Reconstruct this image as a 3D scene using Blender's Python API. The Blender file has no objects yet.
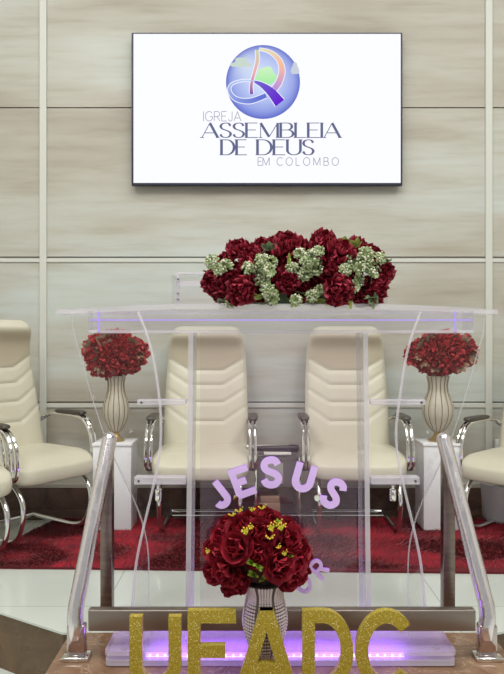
import bpy, bmesh, math, random
from math import pi, sin, cos, sqrt
from mathutils import Vector, Matrix, Euler
random.seed(7)
S = bpy.context.scene
COL = S.collection
H = 1.065; F = 680.0
def P(px, py, d):                                   # pixel + distance -> point in the place
    return Vector(((px-252)*d/F, d, H-(py-340)*d/F))
def X(px, d): return (px-252)*d/F
def Z(py, d): return H-(py-340)*d/F

# ------------------------------------------------------------------ materials
def newmat(name):
    m = bpy.data.materials.new(name); m.use_nodes = True
    nt = m.node_tree; b = nt.nodes['Principled BSDF']
    return m, nt, b
def sset(b, **k):
    for n, v in k.items():
        n = n.replace('_', ' ')
        if n in b.inputs: b.inputs[n].default_value = v
def c4(c): return (c[0], c[1], c[2], 1)
def pm(name, col, rough=.5, metal=0, **k):
    m, nt, b = newmat(name); sset(b, Base_Color=c4(col), Roughness=rough, Metallic=metal, **k); return m
def noise(nt, scale, vec=None, detail=4, rough=.55):
    n = nt.nodes.new('ShaderNodeTexNoise'); n.inputs['Scale'].default_value = scale
    n.inputs['Detail'].default_value = detail; n.inputs['Roughness'].default_value = rough
    if vec: nt.links.new(vec, n.inputs['Vector'])
    return n
def ramp(nt, fac, stops):
    r = nt.nodes.new('ShaderNodeValToRGB'); e = r.color_ramp.elements
    while len(e) > 2: e.remove(e[-1])
    e[0].position = stops[0][0]; e[0].color = c4(stops[0][1])
    e[1].position = stops[-1][0]; e[1].color = c4(stops[-1][1])
    for p, c in stops[1:-1]:
        x = e.new(p); x.color = c4(c)
    nt.links.new(fac, r.inputs[0]); return r
def coords(nt, scale=(1,1,1), kind='Object', loc=(0,0,0)):
    t = nt.nodes.new('ShaderNodeTexCoord'); mp = nt.nodes.new('ShaderNodeMapping')
    mp.inputs['Scale'].default_value = scale; mp.inputs['Location'].default_value = loc
    nt.links.new(t.outputs[kind], mp.inputs[0]); return mp.outputs[0]
def bump(nt, b, h, strength=.3, dist=.01):
    n = nt.nodes.new('ShaderNodeBump'); n.inputs['Strength'].default_value = strength
    n.inputs['Distance'].default_value = dist
    nt.links.new(h, n.inputs['Height']); nt.links.new(n.outputs[0], b.inputs['Normal'])
def mix(nt, fac, a, b_, typ='MIX'):
    n = nt.nodes.new('ShaderNodeMix'); n.data_type = 'RGBA'; n.blend_type = typ
    if isinstance(fac, float): n.inputs[0].default_value = fac
    else: nt.links.new(fac, n.inputs[0])
    for s, v in ((6, a), (7, b_)):
        if isinstance(v, tuple): n.inputs[s].default_value = c4(v)
        else: nt.links.new(v, n.inputs[s])
    return n.outputs[2]
M = {}
# bleached wood laminate, grain runs along X
m, nt, b = newmat('bleached_wood_panel')
n1 = noise(nt, 1.0, coords(nt, (.50, 1, 3.1)), 4, .55)
n2 = noise(nt, 1.0, coords(nt, (2.6, 1, 26)), 5, .6)
r1 = ramp(nt, n1.outputs[0], [(.30, (.365,.325,.27)), (.43, (.445,.415,.355)), (.54, (.505,.50,.445)), (.66, (.54,.575,.545))])
r2 = ramp(nt, n2.outputs[0], [(.32, (.88,.86,.82)), (.5, (.97,.965,.955)), (.7, (1,1,1))])
nt.links.new(mix(nt, 1.0, r1.outputs[0], r2.outputs[0], 'MULTIPLY'), b.inputs['Base Color'])
sset(b, Roughness=.45); M['wood'] = m
M['trim'] = pm('white_trim', (.60,.605,.55), .4)
M['groove'] = pm('dark_joint', (.16,.145,.12), .7)
M['white'] = pm('white_board', (.80,.80,.82), .4)
M['plaster'] = pm('plaster', (.62,.60,.55), .8)
M['ceil'] = pm('ceiling_paint', (.75,.75,.73), .8)
# white tiles
m, nt, b = newmat('white_porcelain_tile')
br = nt.nodes.new('ShaderNodeTexBrick'); br.offset = 0; br.squash = 1
br.inputs['Scale'].default_value = 1; br.inputs['Mortar Size'].default_value = .0022
br.inputs['Brick Width'].default_value = .6765; br.inputs['Row Height'].default_value = .6765
br.inputs['Color1'].default_value = (.60,.64,.595,1); br.inputs['Color2'].default_value = (.60,.64,.595,1); br.inputs['Mortar'].default_value = (.34,.36,.33,1)
nt.links.new(coords(nt, (1,1,1), 'Object', (.588, -2.72+.6765*4, 0)), br.inputs['Vector'])
nt.links.new(br.outputs[0], b.inputs['Base Color']); sset(b, Roughness=.16); M['tile'] = m
# brown marble
def marble(name, a, c, v, rough=.12, vv=.7):
    m, nt, b = newmat(name)
    n1 = noise(nt, 5, coords(nt, (1,1,1)), 6, .6); n1.inputs['Distortion'].default_value = 1.2
    r1 = ramp(nt, n1.outputs[0], [(.3, a), (.6, c)])
    n2 = noise(nt, 4.5, coords(nt, (1,1.6,1), loc=(3,1,0)), 8, .6); n2.inputs['Distortion'].default_value = 2.2
    r2 = ramp(nt, n2.outputs[0], [(.490, (0,0,0)), (.498, (vv,vv,vv)), (.502,(vv,vv,vv)), (.51, (0,0,0))])
    nt.links.new(mix(nt, r2.outputs[0], r1.outputs[0], v), b.inputs['Base Color'])
    sset(b, Roughness=rough); return m
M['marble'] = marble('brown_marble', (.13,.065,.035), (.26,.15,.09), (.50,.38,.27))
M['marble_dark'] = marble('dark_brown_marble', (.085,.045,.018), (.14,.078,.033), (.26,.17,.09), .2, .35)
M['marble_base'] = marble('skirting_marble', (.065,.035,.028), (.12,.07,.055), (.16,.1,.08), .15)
# leather
m, nt, b = newmat('cream_leather')
vn = noise(nt, 260, coords(nt)); bump(nt, b, vn.outputs[0], .12, .002)
n3 = noise(nt, 3, coords(nt)); r3 = ramp(nt, n3.outputs[0], [(.3,(.57,.535,.42)),(.7,(.63,.60,.485))])
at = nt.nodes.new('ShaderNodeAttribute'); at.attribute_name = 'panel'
nt.links.new(mix(nt, at.outputs['Fac'], r3.outputs[0], (.44,.375,.265)), b.inputs['Base Color']); sset(b, Roughness=.42); M['leather'] = m  # headrest shading painted in: cream leather turns tan by the vertex mask
# unused leather colour with the headrest's shading put in as duller tan
M['leather_tan'] = pm('tan_leather', (.50,.42,.29), .45)
M['chrome'] = pm('chrome', (.80,.79,.78), .10, 1)
m, nt, b = newmat('scratched_steel')
ns = noise(nt, 28, coords(nt, (1,1,.35)), 6, .7)
rs = ramp(nt, ns.outputs[0], [(.35,(.12,)*3),(.7,(.34,)*3)])
nt.links.new(rs.outputs[0], b.inputs['Roughness']); sset(b, Base_Color=(.80,.75,.79,1), Metallic=1.0)
bump(nt, b, ns.outputs[0], .25, .004); M['steel'] = m
m, nt, b = newmat('brushed_steel')
ns = noise(nt, 8, coords(nt, (1,1,6)), 6, .7)
rs = ramp(nt, ns.outputs[0], [(.3,(.17,.125,.11)),(.7,(.27,.215,.19))]); nt.links.new(rs.outputs[0], b.inputs['Base Color'])
sset(b, Roughness=.28, Metallic=1.0); M['brushed'] = m
M['mirror'] = pm('polished_steel_sleeve', (.55,.46,.46), .12, 1)
M['bar'] = pm('satin_steel_bar', (.29,.245,.22), .38, 1)
M['black'] = pm('black_plastic', (.018,.017,.017), .4)
M['armpad'] = pm('dark_wood_pad', (.05,.04,.032), .4)
# red pile
m, nt, b = newmat('red_pile')
at = nt.nodes.new('ShaderNodeAttribute'); at.attribute_name = 'Col'
nt.links.new(at.outputs[0], b.inputs['Base Color']); sset(b, Roughness=.85, Sheen_Weight=.25); M['pile'] = m
m, nt, b = newmat('petal_attr')
at = nt.nodes.new('ShaderNodeAttribute'); at.attribute_name = 'Col'
nt.links.new(at.outputs[0], b.inputs['Base Color']); sset(b, Roughness=.62); M['petal'] = m
# clear acrylic: thin sheets, mostly transparent with reflecting surfaces
def acrylic(name, tint, scat, scatcol, rough=.03):
    m = bpy.data.materials.new(name); m.use_nodes = True; nt = m.node_tree; nt.nodes.clear()
    o = nt.nodes.new('ShaderNodeOutputMaterial'); t = nt.nodes.new('ShaderNodeBsdfTransparent')
    t.inputs[0].default_value = c4(tint)
    d = nt.nodes.new('ShaderNodeBsdfDiffuse'); d.inputs[0].default_value = c4(scatcol)
    g = nt.nodes.new('ShaderNodeBsdfGlossy'); g.inputs['Roughness'].default_value = rough
    lw = nt.nodes.new('ShaderNodeLayerWeight'); lw.inputs[0].default_value = .5
    pw = nt.nodes.new('ShaderNodeMath'); pw.operation = 'POWER'; nt.links.new(lw.outputs['Facing'], pw.inputs[0]); pw.inputs[1].default_value = 4
    f = nt.nodes.new('ShaderNodeMath'); f.operation = 'MULTIPLY_ADD'; nt.links.new(pw.outputs[0], f.inputs[0]); f.inputs[1].default_value = .22; f.inputs[2].default_value = .025
    m1 = nt.nodes.new('ShaderNodeMixShader'); m1.inputs[0].default_value = scat
    m2 = nt.nodes.new('ShaderNodeMixShader')
    nt.links.new(t.outputs[0], m1.inputs[1]); nt.links.new(d.outputs[0], m1.inputs[2])
    nt.links.new(f.outputs[0], m2.inputs[0]); nt.links.new(m1.outputs[0], m2.inputs[1]); nt.links.new(g.outputs[0], m2.inputs[2])
    nt.links.new(m2.outputs[0], o.inputs[0]); return m
M['acry'] = acrylic('clear_acrylic', (.97,.965,.975), .03, (.85,.82,.9))
M['acry_panel'] = acrylic('lilac_tinted_acrylic', (.98,.965,.975), .03, (.66,.36,.62))  # clear sheet; violet LED haze put into its tint and scatter colour
M['acry_side'] = acrylic('clear_side_acrylic', (.985,.98,.985), .012, (.85,.82,.9))
M['acry_shelf'] = acrylic('frosted_shelf_acrylic', (.95,.945,.965), .085, (.84,.82,.90))
M['acry_edge'] = acrylic('polished_acrylic_edge', (.92,.90,.93), .35, (.90,.87,.92), .1)
M['acry_edge_thin'] = acrylic('thin_acrylic_edge', (.93,.93,.94), .25, (.88,.86,.84), .1)
M['acry_column'] = acrylic('thick_acrylic', (.95,.94,.955), .07, (.88,.85,.9), .06)
M['acry_base'] = acrylic('lilac_base_acrylic', (.90,.82,.95), .30, (.72,.60,.86), .08)
M['acry_base_side'] = acrylic('base_edge_acrylic', (.9,.85,.93), .55, (.74,.70,.76), .1)
def emit(name, col, st):
    m = bpy.data.materials.new(name); m.use_nodes = True; nt = m.node_tree; nt.nodes.clear()
    o = nt.nodes.new('ShaderNodeOutputMaterial'); e = nt.nodes.new('ShaderNodeEmission')
    e.inputs[0].default_value = c4(col); e.inputs[1].default_value = st
    nt.links.new(e.outputs[0], o.inputs[0]); return m
M['led'] = emit('violet_led', (.42,.20,1.0), 4.5)
M['led_thin'] = emit('violet_led_thread', (.52,.38,1.0), .95)
M['led_dot'] = emit('led_chip', (.72,.50,1.0), 9.0)
M['screen'] = emit('lit_screen', (.94,.95,1.0), 1.04)
m = emit('screen_picture', (1,1,1), 1.0); nt = m.node_tree
at = nt.nodes.new('ShaderNodeAttribute'); at.attribute_name = 'Col'
nt.links.new(at.outputs[0], [n for n in nt.nodes if n.type == 'EMISSION'][0].inputs[0]); M['pic'] = m
M['bezel'] = pm('tv_bezel', (.022,.024,.045), .45)
M['lilac'] = pm('lilac_acrylic_letter', (.72,.50,.95), .35)
M['purple'] = pm('purple_letter_edge', (.38,.12,.80), .35)
# gold glitter
m, nt, b = newmat('gold_glitter')
vo = nt.nodes.new('ShaderNodeTexVoronoi'); vo.inputs['Scale'].default_value = 430
nt.links.new(coords(nt), vo.inputs['Vector'])
sep = nt.nodes.new('ShaderNodeSeparateColor'); nt.links.new(vo.outputs['Color'], sep.inputs[0])
rg = ramp(nt, sep.outputs[0], [(0,(.33,.235,.015)),(.75,(.48,.37,.035)),(.94,(.58,.47,.08)),(.975,(.9,.82,.45))])
nt.links.new(rg.outputs[0], b.inputs['Base Color']); bump(nt, b, sep.outputs[1], .5, .002)
sset(b, Roughness=.45, Metallic=.35); M['glitter'] = m
M['gold'] = pm('aged_gold', (.42,.29,.13), .35, .8)
M['vase'] = pm('frosted_ivory_glass', (.55,.50,.40), .35, 0, Transmission_Weight=.15)
M['bead'] = pm('crystal_bead', (.80,.70,.72), .2, .15)
M['vase_dark'] = pm('smoky_vase_glass', (.12,.085,.085), .2)
M['wire'] = pm('bronze_wire', (.20,.14,.08), .4, .6)
M['paper'] = pm('white_paper', (.78,.76,.72), .6)
M['tanbox'] = pm('tan_card', (.30,.19,.13), .6)
M['glasst'] = acrylic('table_glass', (.8,.8,.8), .1, (.5,.5,.5))
M['cable'] = pm('pale_cable', (.5,.42,.4), .5)
M['silver'] = pm('silver_paint', (.55,.53,.5), .3, .8)
M['lamp'] = emit('lamp_diffuser', (1,.98,.93), 3.0)

# ------------------------------------------------------------------ mesh helpers
def link(name, bm, mat, parent=None, smooth=True, mats=None, loc=None):
    me = bpy.data.meshes.new(name); bm.normal_update(); bm.to_mesh(me); bm.free()
    for q in (mats or [mat]): me.materials.append(q)
    if smooth:
        for p in me.polygons: p.use_smooth = True
        me.update()
        try: me.set_sharp_from_angle(angle=math.radians(38))
        except Exception: pass
    o = bpy.data.objects.new(name, me); COL.objects.link(o)
    if parent is not None: o.parent = parent
    return o
def tag(o, label=None, cat=None, group=None, kind=None):
    if label: o['label'] = label
    if cat: o['category'] = cat
    if group: o['group'] = group
    if kind: o['kind'] = kind
    return o
def thing(name, label, cat, loc=(0,0,0), rz=0, group=None):
    o = bpy.data.objects.new(name, None); COL.objects.link(o)
    o.location = loc; o.rotation_euler = (0,0,rz); o.empty_display_size = .05
    return tag(o, label, cat, group)
def copy_tree(o, parent=None):
    c = o.copy(); COL.objects.link(c)
    c.parent = parent
    for ch in list(o.children): copy_tree(ch, c)
    return c
def box(bm, x0, x1, y0, y1, z0, z1, mi=0, bev=0):
    vs = [bm.verts.new(p) for p in ((x0,y0,z0),(x1,y0,z0),(x1,y1,z0),(x0,y1,z0),(x0,y0,z1),(x1,y0,z1),(x1,y1,z1),(x0,y1,z1))]
    fs = [bm.faces.new([vs[i] for i in q]) for q in ((3,2,1,0),(4,5,6,7),(0,1,5,4),(1,2,6,5),(2,3,7,6),(3,0,4,7))]
    for f in fs: f.material_index = mi
    if bev:
        es = list({e for f in fs for e in f.edges})
        bmesh.ops.bevel(bm, geom=es, offset=bev, segments=3, profile=.5, affect='EDGES')
    return fs
def prism(bm, pts, z0, z1, mi=0, mside=None):        # pts = outline in XY
    a = [bm.verts.new((x,y,z0)) for x,y in pts]; c = [bm.verts.new((x,y,z1)) for x,y in pts]; n = len(pts)
    f = bm.faces.new(a[::-1]); f.material_index = mi
    f = bm.faces.new(c); f.material_index = mi
    for i in range(n):
        f = bm.faces.new((a[i], a[(i+1)%n], c[(i+1)%n], c[i])); f.material_index = mi if mside is None else mside
def spline(pts, n=8, closed=False):
    pts = [Vector(p) for p in pts]; out = []; N = len(pts)
    rng = range(N if closed else N-1)
    for i in rng:
        if closed: a,b_,c,d = pts[(i-1)%N],pts[i],pts[(i+1)%N],pts[(i+2)%N]
        else: a,b_,c,d = pts[max(i-1,0)],pts[i],pts[i+1],pts[min(i+2,N-1)]
        for k in range(n):
            t = k/n
            out.append(.5*((2*b_)+(c-a)*t+(2*a-5*b_+4*c-d)*t*t+(3*b_-a-3*c+d)*t**3))
    if not closed: out.append(pts[-1])
    return out
def tube(bm, pts, r, n=10, closed=False, cap=True, mi=0):
    pts = [Vector(p) for p in pts]; N = len(pts); rings = []
    up = Vector((0,0,1)); prev = None
    for i, p in enumerate(pts):
        if closed: t = pts[(i+1)%N]-pts[(i-1)%N]
        else: t = pts[min(i+1,N-1)]-pts[max(i-1,0)]
        t.normalize()
        if prev is None:
            a = t.cross(up)
            if a.length < .05: a = t.cross(Vector((1,0,0)))
        else: a = prev - t*prev.dot(t)
        a.normalize(); prev = a; c = t.cross(a)
        rr = r(i/(N-1)) if callable(r) else r
        rings.append([bm.verts.new(p+a*cos(2*pi*k/n)*rr+c*sin(2*pi*k/n)*rr) for k in range(n)])
    for i in range(N if closed else N-1):
        A, B = rings[i], rings[(i+1)%N]
        for k in range(n):
            f = bm.faces.new((A[k],A[(k+1)%n],B[(k+1)%n],B[k])); f.material_index = mi
    if cap and not closed: bm.faces.new(rings[0][::-1]); bm.faces.new(rings[-1])
def lathe(bm, prof, n=32, cx=0, cy=0, z0=0, flute=None):
    rings = []
    for j, (r, z) in enumerate(prof):
        ring = []
        for k in range(n):
            a = 2*pi*k/n; rr = r*(1+(flute(a, z) if flute else 0))
            ring.append(bm.verts.new((cx+rr*cos(a), cy+rr*sin(a), z0+z)))
        rings.append(ring)
    for A, B in zip(rings, rings[1:]):
        for k in range(n): bm.faces.new((A[k],A[(k+1)%n],B[(k+1)%n],B[k]))
    bm.faces.new(rings[0][::-1]); bm.faces.new(rings[-1])
def superq(bm, c, a, e1=.35, e2=.35, nu=36, nv=18, fn=None):
    def sp(v, e): return math.copysign(abs(v)**e, v)
    rings = []
    for j in range(1, nv):
        ph = -pi/2+pi*j/nv; ring = []
        for k in range(nu):
            th = 2*pi*k/nu
            v = Vector((a[0]*sp(cos(ph),e1)*sp(cos(th),e2), a[1]*sp(cos(ph),e1)*sp(sin(th),e2), a[2]*sp(sin(ph),e1)))
            if fn: v = fn(v)
            ring.append(bm.verts.new(v+Vector(c)))
        rings.append(ring)
    for A, B in zip(rings, rings[1:]):
        for k in range(nu): bm.faces.new((A[k],A[(k+1)%nu],B[(k+1)%nu],B[k]))
    bm.faces.new(rings[0][::-1]); bm.faces.new(rings[-1])
def struct(name, bm, mat, parent=None, smooth=False, **k):
    return tag(link(name, bm, mat, parent, smooth, **k), kind='structure')

# ------------------------------------------------------------------ stroke letters (centre lines, cap height 1)
def arc(cx, cy, rx, ry, a0, a1, n=14):
    return [(cx+rx*cos(math.radians(a0+(a1-a0)*i/n)), cy+ry*sin(math.radians(a0+(a1-a0)*i/n))) for i in range(n+1)]
def Sline(w):
    p = [(w*.96,.80),(w*.80,.955),(w*.5,1.0),(w*.18,.93),(w*.05,.76),(w*.2,.60),(w*.5,.51),(w*.82,.41),(w*.98,.25),(w*.82,.06),(w*.5,0),(w*.18,.06),(w*.02,.22)]
    return [(v.x, v.y) for v in spline([Vector((a,c,0)) for a,c in p], 4)]
G = {   # letter: (width, strokes, serif points (x, y), thick flags per stroke: None = by direction, 1 thick, 0 thin)
 'A': (.74, [[(0,0),(.37,1)], [(.37,1),(.74,0)], [(.13,.32),(.61,.32)]], [(0,0),(.74,0)], [0,1,0]),
 'B': (.58, [[(0,0),(0,1)], [(0,1)]+arc(.30,.76,.22,.24,90,-90)+[(0,.52)], [(0,.52)]+arc(.32,.26,.26,.26,90,-90)+[(0,0)]], [(0,0),(0,1)], [1,None,None]),
 'C': (.68, [arc(.40,.5,.40,.5,42,318,26)], [], [None]),
 'D': (.66, [[(0,0),(0,1)], [(0,1)]+arc(.26,.5,.40,.5,90,-90,20)+[(0,0)]], [(0,0),(0,1)], [1,None]),
 'E': (.52, [[(0,0),(0,1)], [(0,1),(.52,1)], [(0,.52),(.44,.52)], [(0,0),(.54,0)]], [(0,0),(0,1)], [1,0,0,0]),
 'F': (.50, [[(0,0),(0,1)], [(0,1),(.50,1)], [(0,.50),(.44,.50)]], [(0,0),(0,1)], [1,0,0]),
 'G': (.74, [arc(.40,.5,.40,.5,42,330,26)+[(.76,.45),(.46,.45)]], [], [None]),
 'I': (.0, [[(0,0),(0,1)]], [(0,0),(0,1)], [1]),
 'J': (.38, [[(.38,1),(.38,.25)]+arc(.19,.22,.19,.22,0,-180,12)[1:]], [(.38,1)], [None]),
 'L': (.48, [[(0,0),(0,1)], [(0,0),(.48,0)]], [(0,0),(0,1)], [1,0]),
 'M': (.86, [[(.03,0),(.03,1)], [(.03,1),(.43,.04)], [(.43,.04),(.83,1)], [(.83,1),(.83,0)]], [(.03,0),(.83,0)], [0,1,0,1]),
 'O': (.80, [arc(.40,.5,.40,.5,0,360,32)], [], [None]),
 'R': (.58, [[(0,0),(0,1)], [(0,1)]+arc(.32,.74,.24,.26,90,-90)+[(0,.48)], [(.28,.48),(.58,0)]], [(0,0),(0,1)], [1,None,1]),
 'S': (.50, [Sline(.5)], [], [None]),
 'U': (.62, [[(0,1),(0,.31)]+arc(.31,.31,.31,.31,180,360,16)[1:]+[(.62,1)]], [(0,1),(.62,1)], [None]),
}
def stroke(bm, pts, wf, to3, th, mi=0, ext=0, off=0.0, colf=None, lay=None, mside=None):
    """flat stroke with its own thickness; pts 2D, wf(i, dir)-> full width"""
    pts = [Vector((p[0], p[1])) for p in pts]
    closed = (pts[0]-pts[-1]).length < 1e-6
    if closed: pts = pts[:-1]
    N = len(pts); L = []; Rr = []
    for i, p in enumerate(pts):
        if closed: d0 = p-pts[i-1]; d1 = pts[(i+1)%N]-p
        else: d0 = p-pts[i-1] if i else pts[1]-p; d1 = pts[i+1]-p if i < N-1 else p-pts[i-1]
        d0 = d0.normalized(); d1 = d1.normalized(); d = (d0+d1).normalized()
        c = max(.5, d.dot(d1)); n = Vector((-d.y, d.x))
        w = wf(i/(N-1), d)/2/c
        q = p.copy()
        if not closed and ext:
            if i == 0: q -= d*ext
            if i == N-1: q += d*ext
        L.append(q+n*w); Rr.append(q-n*w)
    fr = [[bm.verts.new(to3(v.x, v.y, off)) for v in s] for s in (L, Rr)]
    bk = [[bm.verts.new(to3(v.x, v.y, th)) for v in s] for s in (L, Rr)]
    rng = range(N if closed else N-1)
    for i in rng:
        j = (i+1) % N
        fs = [bm.faces.new((fr[0][i], fr[0][j], fr[1][j], fr[1][i])), bm.faces.new((bk[0][i], bk[1][i], bk[1][j], bk[0][j])),
              bm.faces.new((fr[0][i], bk[0][i], bk[0][j], fr[0][j])), bm.faces.new((fr[1][i], fr[1][j], bk[1][j], bk[1][i]))]
        fs[0].material_index = mi
        for f in fs[1:]: f.material_index = mi if mside is None else mside
        if lay:
            for f in fs:
                for l in f.loops: l[lay] = c4(colf(i/(N-1)))
    if not closed:
        for k in (0, N-1):
            f = bm.faces.new((fr[0][k], fr[1][k], bk[1][k], bk[0][k]) if k == 0 else (fr[0][k], bk[0][k], bk[1][k], fr[1][k]))
            f.material_index = mi if mside is None else mside
            if lay:
                for l in f.loops: l[lay] = c4(colf(k/(N-1)))
def glyph(bm, ch, to3, th, mode='bold', sw=.15, mi=0, mside=None, sx=1.0):
    w, st, serifs, flags = G[ch]
    for k, s in enumerate(st):
        fl = flags[k]
        if mode == 'serif':
            thick, thin = sw, sw*.30
            if fl is None:
                wf = lambda t, d: thin+(thick-thin)*abs(d.y)**1.6
            else: wf = (lambda t, d, q=(thick if fl else thin): q)
        else: wf = lambda t, d: sw
        s2 = [(p[0]*sx, p[1]) for p in s]
        if mode == 'bold':                # keep outer height inside 0..1
            s2 = [(sw/2+p[0]*1.0, sw/2+p[1]*(1-sw)) for p in s2]
        ext = sw/2 if (mode == 'bold' and ch in 'EFLDRBI' and k != 2 and ch not in 'DBR') else 0
        if ext and k == 0: ext = sw/2-.003
        if mode == 'bold' and ch in 'DBRUJ' and k == 0 and ch not in 'UJ': ext = sw/2-.003
        if mode == 'bold' and ch == 'A' and k < 2:
            ext = 0
        stroke(bm, s2, wf, to3, th, mi, ext, off=-.0001*k, mside=mside)
    if mode == 'serif':
        for x, y in serifs:
            yy = y+(-.0 if y > .5 else .0)
            stroke(bm, [(x*sx-.13, yy),(x*sx+.13, yy)], lambda t, d: sw*.3, to3, th, mi)
def gw(ch, sx, sw, mode): return G[ch][0]*sx+(sw if mode == 'bold' else sw*.6)
def textline(bm, txt, x0, x1, y0, y1, d, th, mode, sw):
    """letters laid between pixels x0..x1, y0..y1 on a plane at distance d"""
    h = (y1-y0)*d/F; gap = .16 if mode != 'serif' else .20
    W = sum(.32 if c == ' ' else G[c][0] for c in txt)
    target = (x1-x0)*d/F/h; ng = len(txt)-1
    k_ = 1.0
    if mode == 'serif': gap = .17; k_ = (target-gap*ng)/W
    else: gap = (target-W)/ng
    x = 0; ox, oz = X(x0, d), Z(y1, d)
    for c in txt:
        if c == ' ': x += .32*k_+gap; continue
        glyph(bm, c, lambda u, v, t, x=x: Vector((ox+(x+u)*h, d+t, oz+v*h)), th, mode, sw, sx=k_)
        x += G[c][0]*k_+gap

# ------------------------------------------------------------------ the setting
DW = 4.30                                            # front face of the back wall
bm = bmesh.new(); box(bm, -4.2, 4.4, DW+.02, DW+.2, -.21, 4.6); 
# laminate boards between the joints
zj = [4.6, Z(107.5,DW), Z(257,DW), Z(402,DW), Z(486,DW)]
xs = [X(44,DW)-2*2.83, X(44,DW)-2.83, X(44,DW), X(489,DW), X(489,DW)+2.83]
struct('wall_back', bm, M['groove'])
bm = bmesh.new()
for i in range(len(xs)-1):
    for j in range(4):
        zt = zj[j]-(.0 if j == 0 else .005); zb = zj[j+1]+.0
        if j == 0: zt = 4.6
        box(bm, max(xs[i],-4.2), xs[i+1], DW, DW+.02, zb+.003, zt)
struct('wall_back_boards', bm, M['wood'])
k = 1
for px in (43.5-444.5, 43.5, 488.5):
    bm = bmesh.new(); cx = X(px, DW)
    if cx < -4.1: continue
    box(bm, cx-.022, cx+.022, DW-.014, DW+.001, Z(488,DW), 4.6, bev=.003); struct('trim_%d' % k, bm, M['trim']); k += 1
for py, hh in ((260.2, .013), (405, .016)):
    bm = bmesh.new(); z = Z(py, DW); box(bm, -4.2, 4.4, DW-.008, DW+.001, z-hh, z+hh*.6, bev=.002); struct('trim_%d' % k, bm, M['trim']); k += 1
bm = bmesh.new(); box(bm, -4.2, 4.4, DW-.018, DW+.02, 0, Z(487.5,DW), bev=.003); struct('baseboard_back', bm, M['marble_base'])
bm = bmesh.new(); box(bm, -4.2, 4.4, DW-.020, DW+.02, Z(487.5,DW)+.001, Z(483.5,DW), bev=.002); struct('trim_%d' % k, bm, pm('grey_cap', (.42,.38,.33), .5)); k += 1
# stage slab: white tile top, marble front, landing sticking out towards the stairs
SH = .205
EL, ER = -.66, .865
yE = 2.475
stage = [(-4.2, 3.6),(-1.6,3.05),(-.986,2.66),(EL-.03,yE),(ER+.03,yE),(1.2,2.60),(1.8,3.0),(4.4,3.6),(4.4,4.02),(-4.2,4.02)]
bm = bmesh.new(); prism(bm, stage, -.008, 0); struct('floor', bm, M['tile'])
bm = bmesh.new(); prism(bm, [(-4.2,4.02),(4.4,4.02),(4.4,DW+.02),(-4.2,DW+.02)], -.03, .0005); struct('floor_strip', bm, M['marble_base'])
fas = [(x, y+.012) for x, y in stage[:8]]+[(4.4,4.2),(-4.2,4.2)]
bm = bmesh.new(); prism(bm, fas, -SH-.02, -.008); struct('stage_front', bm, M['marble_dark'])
bm = bmesh.new(); prism(bm, [(EL,1.50),(ER,1.50),(ER,yE),(EL,yE)], -.03, 0)
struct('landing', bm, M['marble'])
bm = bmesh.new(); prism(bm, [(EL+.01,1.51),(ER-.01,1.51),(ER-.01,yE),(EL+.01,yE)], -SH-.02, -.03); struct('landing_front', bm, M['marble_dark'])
bm = bmesh.new(); y = 2.368; box(bm, EL+.002, ER-.002, y-.0015, y+.0015, 0, .0006); struct('trim_%d' % k, bm, M['groove']); k += 1
bm = bmesh.new(); box(bm, -4.2, 4.4, -3, 4.0, -SH-.06, -SH-.02); struct('floor_lower', bm, M['tile'])
bm = bmesh.new(); box(bm, -4.35, -4.2, -3, DW+.2, -.26, 4.6); struct('wall_left', bm, M['plaster'])
bm = bmesh.new(); box(bm, 4.4, 4.55, -3, DW+.2, -.26, 4.6); struct('wall_right', bm, M['plaster'])
bm = bmesh.new(); box(bm, -4.35, 4.55, -3, DW+.2, 4.6, 4.7); struct('ceiling', bm, M['ceil'])

# ------------------------------------------------------------------ television
TD = 4.235
t = thing('television', 'large flat television on the wall showing a church logo', 'television', (0,0,0))
x0, x1, z0, z1 = X(131.5,TD), X(402.5,TD), Z(185.5,TD), Z(32.5,TD)
bm = bmesh.new(); box(bm, x0, x1, TD, TD+.030, z0, z1, bev=.004); link('bezel', bm, M['bezel'], t)
bm = bmesh.new(); box(bm, x0+.25, x1-.25, TD+.030, DW-.002, z0+.2, z1-.2); link('wall_bracket', bm, M['black'], t)
bm = bmesh.new(); box(bm, x0+.013, x1-.012, TD-.003, TD+.004, z0+.016, z1-.010); scr = link('screen', bm, M['screen'], t, False)
sd = TD-.0036
def ell(cx, cy, rx, ry, n=48): return [(cx+rx*cos(2*pi*i/n), cy+ry*sin(2*pi*i/n)) for i in range(n)]
def disc(bm, lay, cx, cy, r, off, colf, nr=10, n=56, sq=1.0, wob=None):
    rings = []; f3 = lambda px, py: P(px, py, sd-off)
    for j in range(nr+1):
        rr = r*j/nr
        rings.append([(cx+rr*(1+(wob(2*pi*k/n) if wob else 0))*cos(2*pi*k/n), cy+rr*sq*(1+(wob(2*pi*k/n) if wob else 0))*sin(2*pi*k/n)) for k in range(n)] if j else [(cx,cy)]*n)
    V = [[bm.verts.new(f3(*p)) for p in R] if i else [bm.verts.new(f3(cx,cy))]*n for i, R in enumerate(rings)]
    for j in range(nr):
        for q in range(n):
            ids = [V[j][q], V[j][(q+1)%n], V[j+1][(q+1)%n], V[j+1][q]]; pp = [rings[j][q], rings[j][(q+1)%n], rings[j+1][(q+1)%n], rings[j+1][q]]
            if j == 0: ids = ids[1:]; pp = pp[1:]
            f = bm.faces.new(ids)
            for l, p in zip(f.loops, pp): l[lay] = c4(colf(*p))
def lerp(a, b_, t): t = max(0, min(1, t)); return tuple(a[i]+(b_[i]-a[i])*t for i in range(3))
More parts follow.
